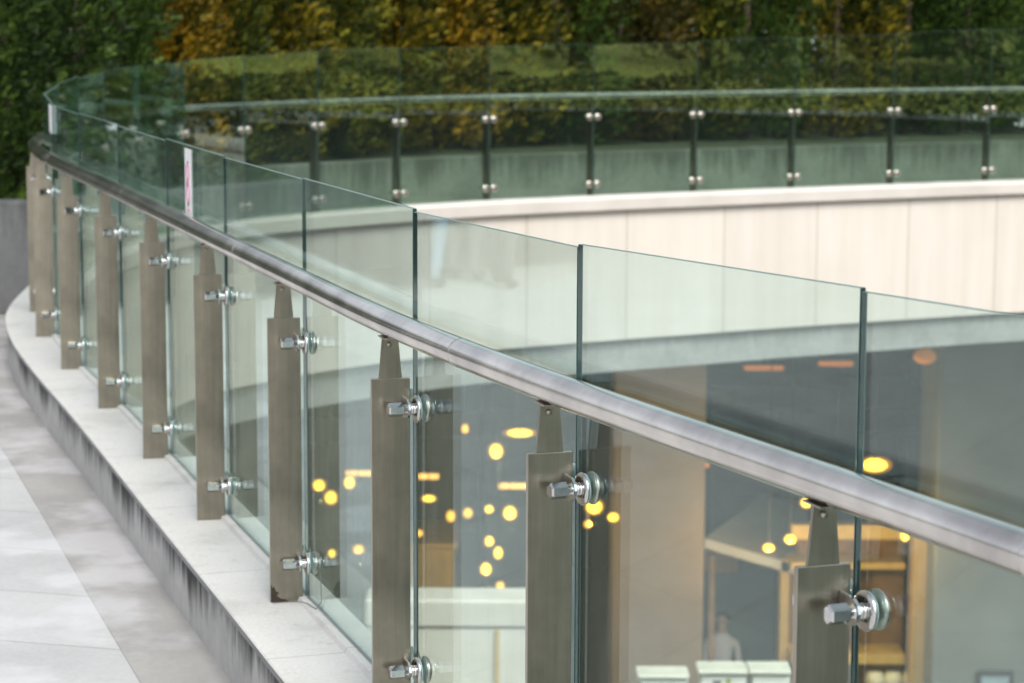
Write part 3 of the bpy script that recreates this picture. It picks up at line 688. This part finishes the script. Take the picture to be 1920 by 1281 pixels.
def lamp(px, py, Y, r, label, mat=None, sx=1, sz=1.1, watts=0):
    p = at(px, py, Y); o = empty('pendant_lamp', p); tag(o, label, 'lamp', 'glowing lamps in the lower hall')
    bm = bmesh.new(); add_lathe(bm, [(-r*sz, 0), (-r*sz*.8, r*.6), (-r*sz*.3, r*.97), (r*sz*.3, r*.95), (r*sz*.8, r*.55), (r*sz, r*.2), (r*sz, 0)], (0, 0, 0), (0, 0, 1), 16)
    if sx != 1:
        for v in bm.verts: v.co.x *= sx
    obj('bulb', bm, mat or M_lamp, o)
    bm = bmesh.new(); R1 = r*1.4; h1 = r*sz*1.35; add_lathe(bm, [(h1*math.cos(PI*q/10), R1*math.sin(PI*q/10)) for q in range(11)], (0, 0, 0), (0, 0, 1), 16)  # emissive shell added round the bulb to paint its orange halo
    for v in bm.verts: v.co.x *= sx
    if mat is M_lamp2: bm.free()
    else: obj('glow_shell', bm, M_glow, o)
    if watts:
        ld = bpy.data.lights.new('lamp_light', 'POINT'); ld.energy = watts; ld.color = (1, .62, .28); ld.shadow_soft_size = .012
        lo = bpy.data.objects.new('lamp_light', ld); sc.collection.objects.link(lo); lo.parent = o; lo.location = (0, -.02, -r*sz-.12)
    bm = bmesh.new(); add_tube(bm, [Vector((0, 0, r*sz)), Vector((0, 0, -1.67-p.z))], .006, 6); add_lathe(bm, [(0, 0), (0, r*.25), (r*.5, r*.2), (r*.5, 0)], (0, 0, r*sz), (0, 0, 1), 10); obj('cord', bm, M_cord, o)
LAMPS = [
 (598, 910, .062, 'upper of the two touching lamps right of the fourth post'), (620, 933, .062, 'lower of the two touching lamps right of the fourth post'),
 (655, 905, .050, 'single lamp just right of the two touching lamps'), (672, 1030, .045, 'paler lamp low between fourth and third posts'), (622, 1038, .048, 'lamp low beside the lower bolt of the fourth post'),
 (804, 935, .050, 'flattened lamp inside the mirrored third post'), (785, 1000, .045, 'lamp touching the right side of the third post'), (845, 968, .045, 'leftmost lamp of the row of four right of the third post'),
 (877, 962, .045, 'second lamp of the row of four right of the third post'), (917, 955, .050, 'third lamp of the row of four right of the third post'), (956, 962, .072, 'largest lamp of the row of four, nearest the second post'),
 (930, 846, .068, 'large lamp high between third and second posts'), (872, 804, .042, 'faint lamp highest right of the third post'), (917, 1015, .055, 'upper lamp of the column of four left of the second post'),
 (934, 1037, .046, 'second lamp of the column of four left of the second post'), (911, 1067, .056, 'third lamp of the column of four left of the second post'), (938, 1098, .042, 'lowest lamp of the column of four left of the second post'),
 (1114, 950, .075, 'tall bright lamp below the bolt of the second post'), (1150, 970, .045, 'right small lamp below the bolt of the second post'), (1102, 983, .034, 'tiny lamp under the tall bright lamp'),
 (1441, 1027, .045, 'left lamp of the pair above the kiosk'), (1482, 1011, .048, 'right lamp of the pair above the kiosk'), (1512, 943, .060, 'lamp tucked under the handrail at the nearest post'), (1697, 1003, .055, 'lamp under the handrail above the kiosk right post')]
for k, (px, py, r, lab) in enumerate(LAMPS):
    Y = 24.6 if 1090 < px < 1330 else (26.0 if px > 1330 else 25.0+((k*37) % 11)*.25)
    rl = random.Random(k*7+3)
    lamp(px, py, Y, r*rl.uniform(.85, 1.15), lab, M_lampb if px in (872, 672, 845, 938, 785, 1102, 877) else None, 1.4 if px == 804 else rl.uniform(.85, 1.2), .7 if px == 804 else rl.uniform(.8, 1.35), {1482: 22, 1697: 20, 1114: 9, 956: 14, 911: 14, 672: 12, 930: 16, 1441: 40, 598: 12}.get(px, 0))
lamp(975, 812, 26, .075, 'wide flat lamp high left of the second post', None, 1.9, .55)
lamp(1734, 668, 25.5, .13, 'orange trapezoid lamp shade under the fascia at the upper right', M_lamp2, 1, .7)
lamp(1640, 872, 26, .09, 'glowing lamp mid height right of the nearest glass joint', None, 1.6, .8)
M_dim = emit('dim_amber_glow', (1, .34, .06), .09); M_bar = emit('amber_tube', (1, .5, .12), 1.6)
for x0, x1, y, lab in ((648, 702, 888, 'amber light bar left of the third post'), (778, 822, 894, 'amber light bar right of the third post'), (934, 992, 912, 'amber light bar left of the second post'), (1180, 1330, 872, 'dim amber light bar behind the handrail right of the second post'), (1395, 1470, 690, 'dim glowing bar added for an amber blotch high under the fascia left of the nearest glass joint'), (1535, 1600, 682, 'dim glowing bar added for an amber blotch high under the fascia touching the nearest glass joint')):  # the two bars under the fascia are added glow for orange blotches
    o = empty('light_bar', at((x0+x1)/2, y, 28)); tag(o, lab, 'light bar', 'amber light bars in the lower hall')
    bm = bmesh.new(); boxpx(bm, x0, x1, y-5, y+5, 28, .08, bevel=.01)
    for v in bm.verts: v.co -= o.location
    obj('tube', bm, M_bar if x0 < 1100 else M_dim, o)
    bm = bmesh.new(); boxpx(bm, x0-3, x1+3, y-9, y-5.5, 28-.02, .12, bevel=.01)
    a = at((x0+x1)/2, y-9, 28.05); add_tube(bm, [a, Vector((a.x, a.y, -1.67))], .01, 6)
    for v in bm.verts: v.co -= o.location
    obj('housing', bm, M_cord, o)
# dark shop units under the ceiling that break up the back of the hall
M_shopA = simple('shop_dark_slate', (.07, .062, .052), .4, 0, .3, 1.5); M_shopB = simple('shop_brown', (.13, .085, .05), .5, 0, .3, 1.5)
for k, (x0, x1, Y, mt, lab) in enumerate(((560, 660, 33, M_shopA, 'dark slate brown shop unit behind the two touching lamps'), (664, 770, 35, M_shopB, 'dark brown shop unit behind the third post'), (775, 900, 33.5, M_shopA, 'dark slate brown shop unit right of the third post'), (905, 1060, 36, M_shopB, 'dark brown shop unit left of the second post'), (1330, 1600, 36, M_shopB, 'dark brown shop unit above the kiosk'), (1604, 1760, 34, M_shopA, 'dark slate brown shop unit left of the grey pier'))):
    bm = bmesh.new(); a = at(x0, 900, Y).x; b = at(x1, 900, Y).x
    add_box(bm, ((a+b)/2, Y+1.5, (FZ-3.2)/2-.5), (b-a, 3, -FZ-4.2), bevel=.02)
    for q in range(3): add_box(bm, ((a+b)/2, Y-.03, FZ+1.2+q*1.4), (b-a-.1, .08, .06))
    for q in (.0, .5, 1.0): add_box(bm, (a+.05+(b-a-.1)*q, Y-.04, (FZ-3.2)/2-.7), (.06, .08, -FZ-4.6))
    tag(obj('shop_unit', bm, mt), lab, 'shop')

# ------------------------------------------------------------------ people
M_skin = simple('skin', (.45, .28, .20), .5, 0, .05)
def person(loc, face, top, legs, label, scale=1.0, stride=.18, hair=(.03, .02, .015)):
    """one skinned body; facing +y before rotation"""
    V = [(0, 0, .95), (0, 0, 1.12), (0, .01, 1.32), (0, 0, 1.46), (0, .015, 1.55), (0, .03, 1.64), (0, .02, 1.72)]
    Rr = [.125, .115, .135, .075, .048, .078, .06]
    E = [(0, 1), (1, 2), (2, 3), (3, 4), (4, 5), (5, 6)]
    def chain(root, pts):
        p = root
        for co, r in pts: V.append(co); Rr.append(r); E.append((p, len(V)-1)); p = len(V)-1
    for s in (-1, 1):
        st = s*stride
        chain(0, [((s*.09, 0, .86), .088), ((s*.095, st*.6+.02, .48), .058), ((s*.095, st-.02, .09), .038), ((s*.10, st+.02, .04), .036), ((s*.105, st+.14, .03), .028)])
        chain(2, [((s*.19, 0, 1.38), .05), ((s*.24, -st*.4-.02, 1.10), .038), ((s*.25, -st*.7+.04, .86), .026), ((s*.245, -st*.75+.07, .79), .024)])
        hnd = len(V)-1
        for f, (dx, dy) in enumerate(((-.012, .012), (0, .018), (.012, .016), (.02, .008))):
            chain(hnd, [((s*.245+dx, -st*.75+.08+dy, .745), .008), ((s*.245+dx, -st*.75+.10+dy, .71+.006*f), .007)])
        chain(hnd, [((s*.225, -st*.75+.11, .765), .009)])
    me = bpy.data.meshes.new('person'); me.from_pydata([Vector(v) for v in V], E, []); o = link_mesh('person', me)
    md = o.modifiers.new('skin', 'SKIN'); sv = me.skin_vertices[0].data
    for k, r in enumerate(Rr): sv[k].radius = (r*1.05, r*.85) if k < 4 else (r, r)
    sv[0].use_root = True
    sb = o.modifiers.new('sub', 'SUBSURF'); sb.levels = 2; sb.render_levels = 2
    dg = bpy.context.evaluated_depsgraph_get(); me2 = bpy.data.meshes.new_from_object(o.evaluated_get(dg)); o.modifiers.clear(); o.data = me2; bpy.data.meshes.remove(me)
    me2.materials.clear()
    for mm in (M_skin, top, legs, simple('shoe', (.05, .05, .05), .6)): me2.materials.append(mm)
    for p in me2.polygons:
        c = p.center; p.use_smooth = True
        arm = abs(c.x) > .17 and c.z < 1.4
        p.material_index = 3 if c.z < .075 else (0 if (c.z > 1.5 or (arm and c.z < .88)) else (2 if c.z < .98 and not arm else 1))
    bm = bmesh.new(); bmesh.ops.create_icosphere(bm, subdivisions=3, radius=1)
    for v in bm.verts:
        v.co = Vector((v.co.x*.088, v.co.y*.10-.0, v.co.z*.10+1.69))
    bmesh.ops.delete(bm, geom=[v for v in bm.verts if v.co.y > .045 and v.co.z < 1.72], context='VERTS')
    h = obj('hair', bm, simple('hair', hair, .6), o, True)
    for nm, pts, r in (('eyes', [(-.03, .098, 1.665), (.03, .098, 1.665)], .010), ('nose', [(0, .112, 1.64)], .013), ('ears', [(-.08, .02, 1.65), (.08, .02, 1.65)], .017)):
        bm = bmesh.new()
        for q in pts: bmesh.ops.create_icosphere(bm, subdivisions=2, radius=r, matrix=Matrix.Translation(q))
        obj(nm, bm, simple('eye', (.02, .02, .02), .2) if nm == 'eyes' else M_skin, o, True)
    o.location = loc; o.rotation_euler = (0, 0, face); o.scale = (scale,)*3
    tag(o, label, 'person'); return o
M_white = simple('white_shirt', (.72, .70, .76), .8, 0, .05); M_jean = simple('pale_jeans', (.18, .26, .36), .8); M_greyc = simple('grey_trousers', (.16, .16, .15), .8); M_blk = simple('dark_clothes', (.05, .05, .055), .8)
pp = at(1355, 1148, 29.0); person((pp.x, pp.y, pp.z-1.76), PI*.9, M_white, M_white, 'person in white shirt and trousers standing below the pale canopy')
# walkers out of the picture on the terrace, seen mirrored in the third pane
def mirror(px, py, path):
    v = at(px, py, path); a, b = J[NP+1], J[NP+2]; t = (b-a).normalized(); n = Vector((-t.y, t.x))
    d = (Vector((v.x, v.y))-a).dot(n); q = Vector((v.x, v.y))-n*2*d; return (q.x, q.y, -.205)
person(mirror(822, 522, 15.4), 1.1, M_white, M_jean, 'walker in pale jeans mirrored in the third glass panel', stride=.28)
person(mirror(872, 505, 15.6), 1.1, M_greyc, M_greyc, 'walker in grey trousers mirrored in the third glass panel', stride=.05)
person(mirror(942, 522, 15.2), 1.1, M_blk, M_blk, 'walker in dark clothes mirrored in the third glass panel', stride=.15)

def mirror_far(px, py, path, k):
    v = at(px, py, path); a, b = J[I_FAR+k], J[I_FAR+k+1]; t = (b-a).normalized(); n = Vector((-t.y, t.x))
    d = (Vector((v.x, v.y))-a).dot(n); q = Vector((v.x, v.y))-n*2*d; return (q.x, q.y, v.z)
# ------------------------------------------------------------------ lawn and trees across the terrace (mirrored in the far glass)
M_lawn = simple('lawn_grass', (.36, .37, .055), .9, 0, .35, .6, .3)
bm = bmesh.new(); g = 24; vv = [[None]*(g+1) for _ in range(g+1)]
for a in range(g+1):
    for b in range(g+1):
        x = 21+50*a/g; y = -45+85*b/g; vv[a][b] = bm.verts.new((x, y, -.3+.32*min(1, a/2)+(x-21)*.055+.25*math.sin(x*.3+y*.21)*min(1, a/4)))
for a in range(g):
    for b in range(g):
        f = bm.faces.new((vv[a][b], vv[a+1][b], vv[a+1][b+1], vv[a][b+1])); f.smooth = True
tag(obj('lawn', bm, M_lawn), kind='structure')
def tree(x, y, z, h, r, seed, label, mat='green'):
    o = empty('tree', (x, y, z)); tag(o, label, 'tree', 'trees on the lawn'); rnd = random.Random(seed)
    bm = bmesh.new(); add_tube(bm, [Vector((0, 0, -.3)), Vector((.05, 0, h*.3)), Vector((-.05, .1, h*.6)), Vector((0, 0, h*.9))], [.26, .2, .14, .04], 10)
    for k in range(6):
        a = rnd.random()*6.28; s = Vector((0, .03, h*(.4+.07*k))); add_tube(bm, [s, s+Vector((math.cos(a)*r*.4, math.sin(a)*r*.4, h*.1)), s+Vector((math.cos(a)*r*.8, math.sin(a)*r*.8, h*.16))], [.08, .05, .015], 6)
    obj('trunk', bm, M_bark, o)
    b2 = spray_bm(r, h*.62, 2600, rnd, .34)
    for v in b2.verts: v.co.z += h*.38
    obj('crown', b2, FMATS[mat], o)
rl = random.Random(11)
for k in range(10):
    x = rl.uniform(23, 40); y = rl.uniform(-14, 22); shrub(x, y, (x-21)*.055-.1, rl.uniform(.9, 1.9), rl.uniform(1.2, 3.0), ('green', 'darkg', 'olive', 'darkg')[k % 4], 'rounded garden shrub on the lawn beyond the right edge of the picture', 1500, .2, 300+k, 'shrubs on the lawn')
for k, (x, y) in enumerate([(30, 6), (33, -2), (28, -9), (38, 3), (41, -10), (36, 12), (31, 17), (45, -4)]):
    tree(x, y, (x-21)*.055, 7+(k % 3), 2.3, 200+k, 'leafy tree on the lawn beyond the right edge of the picture', ('green', 'olive', 'gold')[k % 3])
# unseen hedge added to darken the reflection in the lower far glass
bm = bmesh.new(); rnd = random.Random(5)
for i in range((len(J)-1)*SUB+2, NR-10):
    hh = .95+1.1*max(-.45, mnoise.noise(Vector((RS[i]*.45, 3.1, 0))))
    for q in range(420):
        f = rnd.random(); p = RING[i].lerp(RING[(i+1) % NR], f)+RN[i]*(.45+rnd.random()*1.2); z = -.205+hh*rnd.random()**.7
        d = Vector((rnd.uniform(-1, 1), rnd.uniform(-1, 1), rnd.uniform(-.2, 1))).normalized(); s_ = d.cross(Vector((rnd.uniform(-1, 1), rnd.uniform(-1, 1), .3))).normalized()
        L = .085; c = Vector((p.x, p.y, z)); bm.faces.new([bm.verts.new(v) for v in (c, c+d*L*.5+s_*L*.3, c+d*L, c+d*L*.5-s_*L*.3)])
tag(obj('added_hedge', bm, FMATS['darkg']), 'low dark hedge added beyond the right edge to darken the far glass reflection', 'hedge')
print('objects', len(bpy.data.objects))
